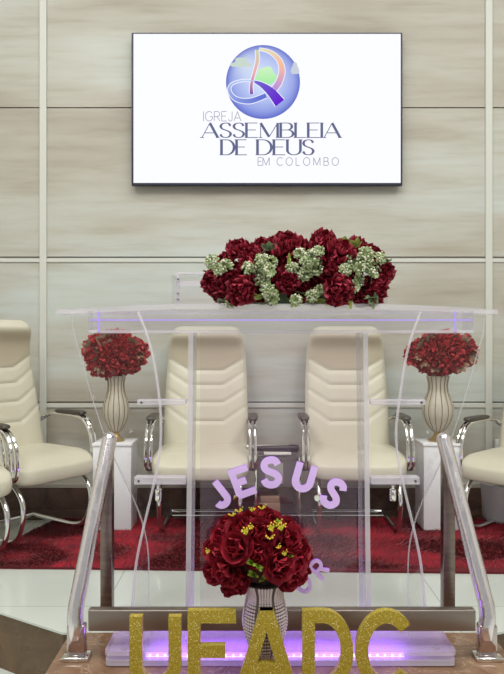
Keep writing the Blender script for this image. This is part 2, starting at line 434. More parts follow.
def globecol(px, py):
    dx, dy = (px-263)/37, (py-82)/37; r = sqrt(dx*dx+dy*dy)
    base = lerp((.62,.72,.98), (.17,.22,.72), max(0, r-.25)*1.1+ .15*dy)
    hl = math.exp(-((dx+.45)**2+(dy+.45)**2)/.10); base = lerp(base, (.72,.80,.88), hl*.7)
    return lerp(base, (.09,.11,.50), (r-.86)*5)
bm = bmesh.new(); lay = bm.loops.layers.float_color.new('Col')
disc(bm, lay, 263, 82, 37, 0, globecol)
link('globe_emblem', bm, M['pic'], scr, False)
bm = bmesh.new(); lay = bm.loops.layers.float_color.new('Col')
disc(bm, lay, 241, 63, 9, .0006, lambda x, y: (.60,.70,.62), 3, 20, .55, lambda a: .25*sin(3*a)+.15*sin(5*a))
link('continent_shape', bm, M['pic'], scr, False)
bm = bmesh.new(); lay = bm.loops.layers.float_color.new('Col')
disc(bm, lay, 295, 69, 4, .0006, lambda x, y: (.60,.64,.72), 3, 16, 1.5, lambda a: .2*sin(3*a))
link('continent_shape', bm, M['pic'], scr, False)
bm = bmesh.new(); lay = bm.loops.layers.float_color.new('Col')
disc(bm, lay, 266, 76, 10.5, .0006, lambda x, y: lerp((.35,.85,.35), (.62,.90,.55), (86-y)/18), 4, 24, .85, lambda a: .10*sin(3*a)+.08*sin(5*a+1))
link('continent_shape', bm, M['pic'], scr, False)
bm = bmesh.new(); lay = bm.loops.layers.float_color.new('Col')
def pix3(px, py, t_): return P(px, -py, sd+t_)
def sw(pts, w0, colf, off, wpeak=None):
    pp = [(v.x, -v.y) for v in spline([Vector((a,c,0)) for a,c in pts], 8)]
    wl = wpeak if wpeak else w0
    def wf(t_, d):
        i = t_*(len(wl)-1); a = int(min(i, len(wl)-2)); return wl[a]+(wl[a+1]-wl[a])*(i-a)
    stroke(bm, pp, wf, pix3, -off+.0003, 0, 0, -off, colf, lay)
white = (.88,.90,1)
for wadd, off in ((1.6, .0009), (0, .0013)):
    pick = (lambda c_: (lambda t_: white)) if wadd else (lambda c_: c_)
    W = lambda l: [q+wadd for q in l]
    sw([(254,81),(243,80.5),(232,84),(229.5,91),(236,99),(250,101),(266,95.5)], 0, pick(lambda t_: lerp((.50,.62,.95), (.13,.18,.66), t_*1.3-.2)), off, W([1.2,1.6,2,3,4,5,4.5]))
    sw([(257,50),(257.5,60),(254.5,72),(251.5,84),(251.5,94)], 0, pick(lambda t_: lerp(lerp((.62,.66,.45), (.85,.42,.42), t_*2), (.16,.05,.40), t_*2-1)), off, W([3,3.4,2.6,2.6,3.6]))
    sw([(259,49),(270,52),(279,60),(282,71),(279,82),(273.5,90)], 0, pick(lambda t_: lerp(lerp((.75,.78,.50), (.93,.50,.36), t_*2), (.42,.25,.75), t_*2-1)), off, W([1.6,3,4.5,5.6,6,5.5]))
    sw([(254.5,81.5),(262,85),(271,92),(280,103)], 0, pick(lambda t_: lerp((.17,.15,.62), (.13,.01,.62), t_)), off+.0004, W([2,5,8.5,11]))
link('swoosh_emblem', bm, M['pic'], scr, False)
navy = emit('navy_print', (.13,.145,.27), 1); grey = emit('grey_print', (.36,.38,.46), 1)
for txt, a, b_, c, d_, mode, w_, mt in (('IGREJA', 203.5,241,111.5,121,'thin',.075,grey), ('ASSEMBLEIA',202,340,123,137.5,'serif',.18,navy),
        ('DE',221.5,246.5,139.8,154.8,'serif',.18,navy), ('DEUS',257.5,313.5,139.8,154.8,'serif',.18,navy), ('EM',258,269.5,157.5,165.5,'thin',.09,grey), ('COLOMBO',277,338.5,157.5,165.5,'thin',.09,grey)):
    bm = bmesh.new(); textline(bm, txt, a, b_, c, d_, sd-.0003, .0003, mode, w_); link('lettering', bm, mt, scr, False)

# ------------------------------------------------------------------ rug
RZ = .014
rugpx = [(-150,567.5),(620,575.5),(620,520.5),(56,520.5),(28,534),(0,549),(-90,556),(-150,560)]
def fl(px, py, z=0): d = F*(H-z)/(py-340); return ((px-252)*d/F, d)
rp = [fl(*q) for q in rugpx]
def inside(x, y):
    c = False; n = len(rp)
    for i in range(n):
        (xa, ya), (xb, yb) = rp[i], rp[(i+1)%n]
        if (ya > y) != (yb > y) and x < (xb-xa)*(y-ya)/(yb-ya)+xa: c = not c
    return c
rug = thing('rug', 'long shaggy deep red rug under the cream chairs', 'rug', (0,3.15,0))
bm = bmesh.new(); prism(bm, [(x, y-3.15) for x, y in rp], .001, .010); link('rug_backing', bm, pm('rug_base', (.12,.004,.010), .9), rug, False)
bm = bmesh.new(); lay = bm.loops.layers.float_color.new('Col')
from mathutils import noise as mnoise
cnt = 0
while cnt < 34000:
    x = random.uniform(-1.75, 1.9); y = random.uniform(3.14, 4.02)
    if not inside(x, y): continue
    cnt += 1
    q = mnoise.noise(Vector((x*5, y*9, 0)))*.6+mnoise.noise(Vector((x*16, y*26, 3)))*.4
    ang = mnoise.noise(Vector((x*2.2, y*3, 9)))*5; L = random.uniform(.012, .026)
    dx, dy = cos(ang)*L*.9, sin(ang)*L*.9-.004; hz = L*random.uniform(.5, .95); w = .0035
    px_, py_ = -sin(ang)*w, cos(ang)*w
    if random.random() < .5: px_, py_ = w, 0
    b0 = Vector((x, y-3.15, .009))
    v = [bm.verts.new(b0+Vector((-px_,-py_,0))), bm.verts.new(b0+Vector((px_,py_,0))), bm.verts.new(b0+Vector((dx,dy,hz)))]
    f = bm.faces.new(v)
    t_ = .5+q*.9+random.uniform(-.12,.12)
    col = lerp((.12,.002,.010), (.44,.008,.025), t_)
    for l in f.loops: l[lay] = c4(col)
tag(link('rug_pile', bm, M['pile'], rug, False), kind='stuff')

# ------------------------------------------------------------------ chairs (front = -Y, origin on the floor)
def make_chair(label, group):
    t = thing('office_chair', label, 'chair', group=group)
    # backrest
    ZB, ZT = .42, 1.135; YB, YT = .19, .375
    def half(v):
        w = .250-.022*v**1.5+.006*sin(pi*min(1,v*1.1))
        if v > .84: w -= .075*(1-sqrt(max(0,1-((v-.84)/.16)**2)))
        return w
    NU, NV = 32, 90; front = []; back = []
    seams = [(.50,.10),(.355,.10),(.20,.11),(.62,.09)]
    for j in range(NV+1):
        v = j/NV; w = half(v); rf = []; rb = []
        zz = ZB+(ZT-ZB)*v; yy = YB+(YT-YB)*v-.38*max(0,v-.62)**1.5
        for i in range(NU+1):
            u = -1+2*i/NU
            edge = (max(0,1-abs(u)**5))**.5*(min(1, (1-v)/.05))**.5
            th = .048*edge*(1+.75*math.exp(-((v-.92)/.07)**2))
            g = 0
            for vk, sl in seams:
                c = vk+sl*max(0, abs(u)-.42)/.58*1.25
                g += .009*math.exp(-((v-c)/.014)**2)
            g += .0035*math.exp(-((abs(u)-.5-.25*(v-.5))/.02)**2)*(v < .60)
            rf.append(bm_v(u*w, yy-th+g*edge+.05*abs(u)**2*-1*.5, zz, v, u)); rb.append((u*w*.985, yy+.022*edge-.025*abs(u)**2, zz))
        front.append(rf); back.append(rb)
    bm = bmesh.new()
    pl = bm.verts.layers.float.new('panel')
    FV = [[bm.verts.new(p) for p in r] for r in front]; BV = [[bm.verts.new(p) for p in r] for r in back]
    for j in range(NV):
        for i in range(NU):
            f = bm.faces.new((FV[j][i],FV[j][i+1],FV[j+1][i+1],FV[j+1][i]))
            bm.faces.new((BV[j][i],BV[j+1][i],BV[j+1][i+1],BV[j][i+1]))
            v = (j+.5)/NV; u = abs(-1+2*(i+.5)/NU)
    for j in range(NV):
        bm.faces.new((FV[j][0],FV[j+1][0],BV[j+1][0],BV[j][0])); bm.faces.new((FV[j][NU],BV[j][NU],BV[j+1][NU],FV[j+1][NU]))
    for i in range(NU):
        bm.faces.new((FV[0][i],BV[0][i],BV[0][i+1],FV[0][i+1])); bm.faces.new((FV[NV][i],FV[NV][i+1],BV[NV][i+1],BV[NV][i]))
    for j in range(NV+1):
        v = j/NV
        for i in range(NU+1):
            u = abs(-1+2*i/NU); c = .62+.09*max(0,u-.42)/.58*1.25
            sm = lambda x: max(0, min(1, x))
            FV[j][i][pl] = .75*sm((v-c)/.03)*sm((.945-v)/.05)*sm((.97-u)/.08)  # painted shade mask, from the top chevron seam up to the roll
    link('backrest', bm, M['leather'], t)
    # seat
    bm = bmesh.new()
    def fn(v):
        k_ = max(0, (-v.y-.10)/.16); v.z -= .035*k_**2; 
        if v.z > 0: v.z -= .006*(1-(v.x/.28)**2)
        return v
    superq(bm, (0,-.035,.383), (.268,.275,.060), .42, .32, 48, 20, fn)
    link('seat', bm, M['leather'], t)
    bm = bmesh.new(); box(bm, -.22, .22, -.20, .20, .300, .330, bev=.008); link('seat_pan', bm, M['black'], t)
    # arms: two chrome tubes a side, dark pad
    for s in (-1, 1):
        bm = bmesh.new()
        for dx in (0, .033):
            x = s*(.268+dx*.85)
            pts = spline([(x-s*.03,-.10,.33),(x,-.20,.35),(x,-.235,.40),(x,-.225,.50),(x,-.175,.575),(x,-.10,.600),(x,.06,.604),(x,.17,.59),(x-s*.05,.215,.55)], 6)
            tube(bm, pts, .0095, 8)
        ar = link('arm_frame', bm, M['chrome'], t)
        bm = bmesh.new(); superq(bm, (s*.282,-.035,.616), (.030,.125,.014), .6, .5, 24, 8); link('arm_pad', bm, M['armpad'], ar)
    bm = bmesh.new()
    for s in (-1, 1):
        x = s*.215
        pts = spline([(x,.12,.325),(x,-.10,.325),(x,-.20,.305),(x,-.275,.235),(x,-.285,.15),(x,-.245,.06),(x,-.16,.018),(x,.05,.014),(x,.22,.014)], 7)
        tube(bm, pts, .013, 10)
    tube(bm, [(-.215,.215,.014),(.215,.215,.014)], .013, 10)
    link('cantilever_base', bm, M['chrome'], t)
    return t
def bm_v(x, y, z, v, u): return (x, y, z)
gch = 'cream office chairs by the wall'
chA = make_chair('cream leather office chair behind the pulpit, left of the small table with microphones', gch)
def chair(px, d, rz, label, src=None, zs=1.0):
    c = chA if src is None else copy_tree(chA)
    c.location = (X(px, d), d, RZ); c.rotation_euler = (0,0,rz); c['label'] = label; c.scale = (1,1,zs); return c
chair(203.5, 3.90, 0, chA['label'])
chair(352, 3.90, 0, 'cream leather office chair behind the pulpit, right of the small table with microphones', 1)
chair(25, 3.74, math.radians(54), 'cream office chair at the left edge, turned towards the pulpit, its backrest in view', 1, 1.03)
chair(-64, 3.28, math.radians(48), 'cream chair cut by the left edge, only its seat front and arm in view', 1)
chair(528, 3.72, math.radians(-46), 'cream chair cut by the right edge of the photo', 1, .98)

# ------------------------------------------------------------------ pedestals and rear vases
def pedestal(px, d, label):
    t = thing('pedestal', label, 'pedestal', (X(px,d), d, .012), 0, 'white pedestals under the rear vases')
    bm = bmesh.new(); box(bm, -.106, .106, -.10, .10, 0, .465, bev=.002); link('column', bm, M['white'], t)
    bm = bmesh.new(); box(bm, -.110, .110, -.105, .105, .4652, .480, bev=.002); link('top_board', bm, M['white'], t)
pedestal(115.5, 3.86, 'white box pedestal on the left, under a ribbed vase')
pedestal(438, 3.86, 'white box pedestal on the right, under a ribbed vase')
def rear_vase(px, d, label, sc=1.0):
    t = thing('vase', label, 'vase', (X(px,d), d, .4935), 0, 'ribbed ivory vases at the back')
    foot = [(.052,0),(.054,.006),(.042,.014),(.030,.024),(.020,.036),(.020,.048),(.028,.056)]
    body = [(.026,.054),(.040,.070),(.060,.100),(.076,.140),(.080,.175),(.074,.215),(.060,.255),(.050,.290),(.050,.330),(.058,.365),(.055,.365),(.046,.330)]
    body = [(v.x, v.y) for v in spline([Vector((r*.98*sc, z*1.0, 0)) for r, z in body], 3)]
    bm = bmesh.new(); lathe(bm, [(r*sc, z) for r, z in foot]); link('foot', bm, M['gold'], t)
    bm = bmesh.new(); lathe(bm, body, 70, flute=lambda a, z: .045*abs(cos(7*a))); bd = link('body', bm, M['vase'], t)
    for q in range(14):
        bm = bmesh.new(); a = 2*pi*(q+.5)/14
        tube(bm, [((r*1.004+.001)*cos(a), (r*1.004+.001)*sin(a), z) for r, z in body[:-5:2]], .0022, 5); link('wire_rib', bm, M['wire'], bd)
rear_vase(116, 3.86, 'ribbed ivory glass vase with gold foot on the left pedestal', .92)
rear_vase(438, 3.86, 'ribbed ivory glass vase with gold foot on the right pedestal', 1.08)

# ------------------------------------------------------------------ flowers
def petal(bm, lay, base, dirv, up, L, W, cup, ruf, c0, c1, n=5, tipw=.6, seed=0):
    """a curved petal: grows from base along dirv, cupping towards up"""
    dirv = dirv.normalized(); side = dirv.cross(up).normalized(); nrm = side.cross(dirv).normalized()
    V = []; rs = random.uniform(0, 6)
    for j in range(n+1):
        t_ = j/n; row = []
        w = W*(sin(pi*min(1, t_*.62+.10))**.8)*(1 if t_ < .8 else 1-(t_-.8)*1.4)
        for i in range(n+1):
            u = -1+2*i/n
            p = base+dirv*(L*t_*(1-.12*u*u*t_))+side*(w*u)+nrm*(cup*L*(t_**2)+.22*W*u*u+ruf*L*t_*sin(u*5+rs)*.5)
            row.append(p)
        V.append(row)
    vv = [[bm.verts.new(p) for p in r] for r in V]
    for j in range(n):
        for i in range(n):
            f = bm.faces.new((vv[j][i], vv[j][i+1], vv[j+1][i+1], vv[j+1][i]))
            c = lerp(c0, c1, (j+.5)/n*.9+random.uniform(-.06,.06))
            for l in f.loops: l[lay] = c4(c)
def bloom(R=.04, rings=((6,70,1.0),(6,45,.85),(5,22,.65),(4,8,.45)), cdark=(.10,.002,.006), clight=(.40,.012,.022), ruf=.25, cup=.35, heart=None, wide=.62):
    bm = bmesh.new(); lay = bm.loops.layers.float_color.new('Col')
    for q, (n, tilt, s) in enumerate(rings):
        off = random.uniform(0, 6)
        for i in range(n):
            a = off+2*pi*i/n+random.uniform(-.15,.15); tl = math.radians(tilt+random.uniform(-8,8))
            d = Vector((cos(a)*sin(tl), sin(a)*sin(tl), cos(tl)))
            up = Vector((-cos(a)*cos(tl), -sin(a)*cos(tl), sin(tl)))
            base = Vector((cos(a)*R*.08, sin(a)*R*.08, -R*.15+q*R*.06))
            k_ = random.uniform(.85, 1.1)
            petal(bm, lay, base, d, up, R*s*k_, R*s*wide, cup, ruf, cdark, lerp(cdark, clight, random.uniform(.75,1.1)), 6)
    if heart:
        for i in range(7):
            a = i*2.4; r = R*.05*sqrt(i)
            ball(bm, lay, Vector((cos(a)*r, sin(a)*r, R*.42)), R*.06, heart)
    return bm
def ball(bm, lay, c, r, col, n=6):
    g = bmesh.ops.create_icosphere(bm, subdivisions=1, radius=r, matrix=Matrix.Translation(c))
    for v in g['verts']:
        for f in v.link_faces:
            for l in f.loops: l[lay] = c4(col)
def berry(R, n, cols, r=.005):
    bm = bmesh.new(); lay = bm.loops.layers.float_color.new('Col')
    for i in range(n):
        v = Vector((random.gauss(0,1), random.gauss(0,1), abs(random.gauss(0,1)))).normalized()*R*random.uniform(.6,1)
        ball(bm, lay, v, r*random.uniform(.8,1.25), random.choice(cols))
    for i in range(9):
        a = random.uniform(0, 6.3); d = Vector((cos(a), sin(a), random.uniform(.1,.8)))
        petal(bm, lay, Vector((0,0,-R*.2)), d, Vector((0,0,1)), R*1.1, R*.3, -.2, .1, (.20,.26,.10), (.42,.50,.26), 3)
    return bm
def leaf(L, W, c0, c1, n=3, spread=.9):
    bm = bmesh.new(); lay = bm.loops.layers.float_color.new('Col')
    for i in range(n):
        a = (i-(n-1)/2)*spread
        petal(bm, lay, Vector((0,0,0)), Vector((sin(a), 0, cos(a))), Vector((0,-1,0)), L*random.uniform(.8,1), W, -.15, .08, c0, c1, 5)
    return bm
def mesh_of(name, bm):
    me = bpy.data.meshes.new(name); bm.normal_update(); bm.to_mesh(me); bm.free(); me.materials.append(M['petal'])
    for p in me.polygons: p.use_smooth = True
    return me
def put(name, me, parent, loc, direction, s=1, spin=None):
    o = bpy.data.objects.new(name, me); COL.objects.link(o); o.parent = parent; o.location = loc
    q = Vector(direction).to_track_quat('Z', 'Y') @ Euler((0,0,spin if spin is not None else random.uniform(0,6.28))).to_quaternion()
    o.rotation_mode = 'QUATERNION'; o.rotation_quaternion = q; o.scale = (s,s,s); return o

random.seed(21)
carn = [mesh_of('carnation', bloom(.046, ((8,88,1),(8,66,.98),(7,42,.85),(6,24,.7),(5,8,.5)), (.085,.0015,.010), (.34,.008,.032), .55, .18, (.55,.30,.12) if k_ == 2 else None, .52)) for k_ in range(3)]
wcl = [mesh_of('white_berries', berry(.026, 34, [(.42,.45,.29),(.30,.36,.18),(.62,.60,.48),(.20,.27,.11)], .0043)) for k_ in range(3)]
gle = [mesh_of('leaf', leaf(.06,.017,(.22,.30,.06),(.40,.46,.10))), mesh_of('leaf', leaf(.06,.017,(.10,.15,.07),(.20,.26,.14)))]
AD = 2.31; SLZ = 1.185
arr = thing('flower_arrangement', 'low arrangement of dark red and white-green flowers on top of the clear pulpit', 'flowers', (X(297,AD), AD, SLZ))
def apos(px, py, dy=0): p = P(px, py, AD+dy); return (p.x-arr.location.x, dy, p.z-SLZ)
bm = bmesh.new(); superq(bm, (0,0.05,.065), (.25,.04,.064), .6, .6, 28, 12); link('foam_base', bm, pm('moss_foam', (.05,.075,.035), .9), arr)
for i, (px, py, dy, s) in enumerate(((238,250,-.02,.95),(251,258,-.05,.85),(288,247,-.02,1.0),(323,243,0,.85),(341,253,-.05,.9),(371,256,-.01,.85),
        (241,291,-.10,1.15),(216,283,-.04,.85),(226,275,-.04,.7),(287,280,-.06,.95),(338,291,-.10,1.2),(336,268,-.06,.85),(375,287,-.04,.95),(383,272,0,.7),(362,297,-.03,.7),(300,292,-.02,.7),(254,272,-.03,.8),(276,245,.05,.8),(225,262,.05,.8),(330,255,.05,.9),(372,290,-.02,.9),(222,294,-.02,.75),(262,250,.03,.8),(306,262,.02,.9),(280,262,.03,.9),(352,275,.0,.9),(310,284,.0,.9),(232,272,.02,.9),(262,288,.01,.9),(356,248,.04,.8),(300,250,.05,.8),(246,275,-.06,.9),(322,270,-.02,.9))):
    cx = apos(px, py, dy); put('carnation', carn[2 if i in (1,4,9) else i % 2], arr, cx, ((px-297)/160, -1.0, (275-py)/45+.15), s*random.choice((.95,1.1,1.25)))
random.seed(3)
clus = [(212,262),(219,270),(226,266),(262,260),(256,268),(268,270),(262,280),(272,262),(300,254),(307,262),(314,268),(311,258),(304,274),(318,251),(272,297),(268,290),(352,262),(359,268),(366,262),(358,280),(372,272),(380,258),(320,290),(352,288),(292,268),(232,301),(248,268),(345,270),(366,254),(296,300),(312,296)]
for i, (px, py) in enumerate(clus):
    put('white_berries', wcl[i % 3], arr, apos(px, py, -.085+random.uniform(-.02,.02)), ((px-297)/150+random.uniform(-.4,.4), -1, random.uniform(-.2,.6)), random.uniform(.75,1.1))
for i in range(30):
    px = random.uniform(215,380); py = random.choice([random.uniform(295,303), random.uniform(250,300)])
    put('leaf', gle[1 if i % 4 else 0], arr, apos(px, py, -.07), (random.uniform(-1,1), -.9, random.uniform(-.8,.5)), random.uniform(.4,.65))
for i, (px, py, dx_, dz, g_, s) in enumerate(((343,246,.2,1,0,.6),(354,247,.5,1,0,.6),(270,250,-.2,1,1,.6),(312,300,.1,-1,1,.55),(318,298,.1,-1,0,.5),(290,302,.8,-.4,1,.6),(265,302,-.8,-.3,1,.6),(333,298,.8,-.3,1,.5),(368,290,.3,-.2,1,.7),(210,272,-1,.1,1,.5),(385,262,1,.3,1,.5),(225,300,-.7,-.3,1,.5),(300,290,.4,-.5,1,.7),(255,285,-.4,.5,1,.7))):
    put('leaf', gle[g_], arr, apos(px, py, -.03), (dx_, -.7, dz), s, 0)

# rear bouquets (ragged red petals with bronze leaves)
random.seed(5)
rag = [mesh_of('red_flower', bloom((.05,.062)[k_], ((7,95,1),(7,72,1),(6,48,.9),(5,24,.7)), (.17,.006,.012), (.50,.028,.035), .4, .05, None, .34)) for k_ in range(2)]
brz = mesh_of('bronze_leaf', leaf(.05,.012,(.16,.07,.04),(.33,.20,.13), 3))
def rear_bouquet(px, py, d, rx, rz_, label, pal):
    z0_ = .4935+.355
    t = thing('bouquet', label, 'flowers', (X(px,d), d, z0_), 0, 'red bouquets in the rear vases')
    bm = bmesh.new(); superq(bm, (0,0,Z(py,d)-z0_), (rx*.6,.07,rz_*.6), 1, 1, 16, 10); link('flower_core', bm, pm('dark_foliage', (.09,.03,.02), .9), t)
    bm = bmesh.new(); tube(bm, [(0,0,.05),(0,0,-.06)], .02, 8); link('stem', bm, pm('stem_green', (.06,.08,.03), .7), t)
    cz = Z(py, d)-z0_
    n = 30
    for i in range(n):
        a = pi*(3-sqrt(5))*i; yv = 1-2*(i+.5)/n; r = sqrt(1-yv*yv)
        v = Vector((cos(a)*r, -abs(sin(a)*r), yv))
        q = random.uniform(.82,1.18); loc = (v.x*rx*.74*q, v.y*.085, cz+v.z*rz_*.62*q)
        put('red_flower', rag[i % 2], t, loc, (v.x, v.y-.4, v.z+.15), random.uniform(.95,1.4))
    for i in range(26):
        a = random.uniform(0, 2*pi); v = Vector((cos(a), -random.uniform(.1,1), sin(a)*.8))
        if pal and i < 8: v = Vector((-.5+random.uniform(-.3,.4), -1, random.uniform(-.3,.6)))
        put('bronze_leaf', brz, t, (v.x*rx*.86, -.06+v.y*.03, cz+v.z*rz_*.82), (v.x, -.25, v.z-.2), random.uniform(.6,1.15))
rear_bouquet(115.5, 353, 3.86, .160, .135, 'red bouquet with bronze leaves in the left rear vase', 1)
rear_bouquet(441, 352, 3.86, .170, .125, 'red bouquet in the right rear vase', 0)

# front vase and its roses
VD = 2.155
vz = thing('vase', 'beaded crystal vase in front of the pulpit base, behind the gold letter A', 'vase', (X(265,VD), VD, .0))
prof = [(.034,.030),(.030,.046),(.033,.060),(.045,.085),(.060,.120),(.069,.155),(.072,.185),(.068,.215),(.061,.245),(.058,.265),(.064,.285),(.072,.300)]
prof = [(v.x, v.y) for v in spline([Vector((r*.95,z,0)) for r, z in prof], 3)]
bm = bmesh.new(); lathe(bm, [(.052,0),(.054,.008),(.046,.016),(.030,.022),(.026,.028),(.034,.034)]); link('foot', bm, M['gold'], vz)
bm = bmesh.new(); lathe(bm, prof, 40); bd = link('body', bm, M['vase_dark'], vz)
bm = bmesh.new(); acc = 0
for j in range(len(prof)-1):
    r, z = prof[j]; r2, z2 = prof[j+1]; n = 3
    for q in range(1):
        t_ = q/1; rr = r+(r2-r)*t_; zz = z+(z2-z)*t_
        for k_ in range(44):
            if k_ % 6 == 0: continue
            a = 2*pi*k_/44
            g = bmesh.ops.create_icosphere(bm, subdivisions=1, radius=.0047, matrix=Matrix.Translation((rr*cos(a)*1.01, rr*sin(a)*1.01, zz)))
tag(link('bead_net', bm, M['bead'], bd), kind='stuff')
random.seed(11)
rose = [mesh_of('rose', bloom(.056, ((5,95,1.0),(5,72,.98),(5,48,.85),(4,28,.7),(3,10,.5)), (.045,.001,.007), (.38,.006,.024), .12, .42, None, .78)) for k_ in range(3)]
bm = bmesh.new(); lay = bm.loops.layers.float_color.new('Col')
for i in range(9):
    a = random.uniform(0,6.3); d = Vector((cos(a)*.7, sin(a)*.7, 1)).normalized()*random.uniform(.012,.03)
    ball(bm, lay, d, .0036, random.choice([(.75,.45,.02),(.7,.55,.04),(.55,.5,.06)]))
    petal(bm, lay, Vector((0,0,0)), d, Vector((0,0,1)), .022, .004, .1, .1, (.3,.35,.03), (.65,.55,.04), 2)
yel = mesh_of('yellow_blossom', bm)
bm = bmesh.new(); lay = bm.loops.layers.float_color.new('Col')
for i in range(16):
    a = random.uniform(0,6.3); e = random.uniform(.2,1.4); d = Vector((cos(a)*sin(e), sin(a)*sin(e), cos(e)))
    petal(bm, lay, Vector((0,0,0)), d, Vector((0,0,1)), .022, .005, .1, .05, (.15,.25,.02), (.42,.55,.06), 2)
grn = mesh_of('green_sprig', bm)
fb = thing('bouquet', 'dark red roses with yellow blossoms in the beaded vase in front', 'flowers', (X(259,VD), VD, .295))
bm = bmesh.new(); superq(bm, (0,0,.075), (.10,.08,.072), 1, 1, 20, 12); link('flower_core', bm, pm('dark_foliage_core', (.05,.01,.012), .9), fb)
bm = bmesh.new(); tube(bm, [(.015,0,.05),(.015,0,-.06)], .03, 10); link('stem', bm, pm('stem_dark', (.06,.08,.03), .7), fb)
def fpos(px, py, dy): p = P(px, py, VD+dy); return (p.x-fb.location.x, dy, p.z-.295)
for i, (px, py, dy, s) in enumerate(((228,568,-.06,1.05),(238,548,-.09,1.05),(222,556,-.03,.95),(278,564,-.10,1.05),(291,562,-.03,1.0),(260,535,-.05,1.1),(286,540,-.04,1.0),(240,530,-.02,.95),(258,555,-.09,.9),(296,550,.0,.95),(224,538,.0,.85),(270,524,.02,.9),(248,524,.03,.9),(216,572,-.01,.8),(298,572,.0,.8),(240,578,-.06,.7),(262,520,.06,.9),(286,530,.06,.9),(230,528,.06,.9),(215,550,.05,.8),(300,558,.05,.8),(236,583,-.04,.75),(288,579,-.05,.75),(228,590,-.02,.45))):
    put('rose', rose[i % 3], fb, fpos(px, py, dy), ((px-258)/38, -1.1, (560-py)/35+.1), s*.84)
for px, py, dy, s in ((246,535,-.12,.9),(285,556,-.12,.6),(262,510,-.0,.8),(232,517,-.0,.8),(270,540,-.13,.8),(250,530,-.10,.7),(281,531,-.10,.9),(272,532,-.10,.9),(278,549,-.12,.6),(239,513,-.02,.8),(252,512,-.02,.6),(207,554,-.06,.6),(278,525,-.08,.8)):
    put('yellow_blossom', yel, fb, fpos(px, py, dy), (0,-.5,1), s)
for px, py, dy, s in ((251,563,-.115,1.0),(258,566,-.115,.9),(276,524,-.08,.9),(290,556,-.10,.7),(254,575,-.09,1.0),(262,579,-.085,.8)):
    put('green_sprig', grn, fb, fpos(px, py, dy), (0,-1,.3), s)

# ------------------------------------------------------------------ pulpit (clear acrylic)
pul = thing('pulpit', 'wide clear acrylic pulpit with violet lights and lilac lettering', 'pulpit', (0,0,0))
XC = X(278,2.3)
# top plate: straight front, swept wings
TZ0, TZ1 = 1.166, 1.1845
top = [(X(176,2.26),2.24),(X(376,2.26),2.24),(X(440,2.42),2.40),(X(498,2.66),2.66),(X(494,2.70),2.74),(X(66,2.70),2.74),(X(56,2.66),2.66),(X(116,2.42),2.40)]
bm = bmesh.new(); prism(bm, top, TZ0, TZ1, 0, 1)
link('top_plate', bm, None, pul, False, mats=[M['acry_shelf'], M['acry_edge']])
# book box below the top: front, sides, floor
bz0, bz1 = 1.090, TZ0
fl_, fr_, yb_, yf = X(88,2.36), X(474,2.36), 2.66, 2.36
bm = bmesh.new()
prism(bm, [(fl_,yf),(fr_,yf),(fr_+.06,yb_),(fl_-.06,yb_)], bz0, bz0+.010, 0, 1)
prism(bm, [(fl_,yf),(fr_,yf),(fr_,yf+.008),(fl_,yf+.008)], bz0+.010, bz1)
for a_, b2 in (((fl_,yf+.008),(fl_-.06,yb_)), ((fr_,yf+.008),(fr_+.06,yb_))):
    s = .008 if a_[0] < 0 else -.008
    prism(bm, [a_, (a_[0]+s, a_[1]), (b2[0]+s, b2[1]), b2], bz0+.010, bz1)
sb = link('book_shelf', bm, None, pul, False, mats=[M['acry_shelf'], M['acry_edge']])
for q in ((X(70,2.33),X(480,2.33),Z(319.8,2.33)),):
    bm = bmesh.new(); box(bm, fl_+.005, fr_-.005, yf-.004, yf-.001, q[2]-.0022, q[2]+.0022); link('led_strip', bm, M['led_thin'], sb, False)
for px in (99, 455):
    bm = bmesh.new(); x = X(px, yf); box(bm, x-.0028, x+.0028, yf-.0045, yf-.001, bz0+.004, bz1-.002); link('led_strip', bm, M['led_thin'], sb, False)
# raised book rest standing on the plate, behind the flowers
bm = bmesh.new(); rd = 2.52; rx0, rx1, rz1 = X(177,rd), X(379,rd), Z(274,rd)
box(bm, rx0, rx1, rd, rd+.006, TZ1, rz1)
box(bm, rx0, rx0+.010, rd-.16, rd, TZ1, rz1-.02); box(bm, rx1-.010, rx1, rd-.16, rd, TZ1, rz1-.02)
br_ = link('book_rest', bm, M['acry'], pul, False)
bm = bmesh.new(); box(bm, rx0-.003, rx1+.003, rd-.006, rd+.010, rz1, rz1+.007); box(bm, rx0, rx1, rd-.004, rd, rz1-.045, rz1-.025)
box(bm, rx0-.003, rx0+.010, rd-.008, rd-.001, TZ1, rz1); box(bm, rx1-.010, rx1+.003, rd-.008, rd-.001, TZ1, rz1)
link('rest_edge', bm, M['acry_edge'], br_, False)
for zz in (.03, .052, .105):
    bm = bmesh.new(); bmesh.ops.create_cone(bm, cap_ends=True, segments=10, radius1=.0035, radius2=.0035, depth=.006, matrix=Matrix.Translation((rx0+.005, rd-.011, TZ1+zz))@Matrix.Rotation(pi/2,4,'X'))
    link('screw', bm, M['black'], br_)
# fins
fy0, fy1 = 2.30, 2.46; BT = .052
for sgn, pxt, pxb in ((-1, 191, 187.5), (1, 365.5, 369)):
    bm = bmesh.new(); w = .0075
    for (ya, yb2, mi, ww) in ((fy0, fy0+.006, 1, .0082), (fy0+.006, fy1-.005, 0, w), (fy1-.005, fy1, 2, w)):
        xt, xb = X(pxt, fy0), X(pxb, fy0)
        v = [bm.verts.new(p) for p in ((xb-ww,ya,BT),(xb+ww,ya,BT),(xb+ww,yb2,BT),(xb-ww,yb2,BT),(xt-ww,ya,bz0),(xt+ww,ya,bz0),(xt+ww,yb2,bz0),(xt-ww,yb2,bz0))]
        for q in ((3,2,1,0),(4,5,6,7),(0,1,5,4),(1,2,6,5),(2,3,7,6),(3,0,4,7)):
            f = bm.faces.new([v[i] for i in q]); f.material_index = mi
    link('column', bm, None, pul, False, mats=[M['acry_column'], M['acry_edge'], M['acry_edge_thin']])
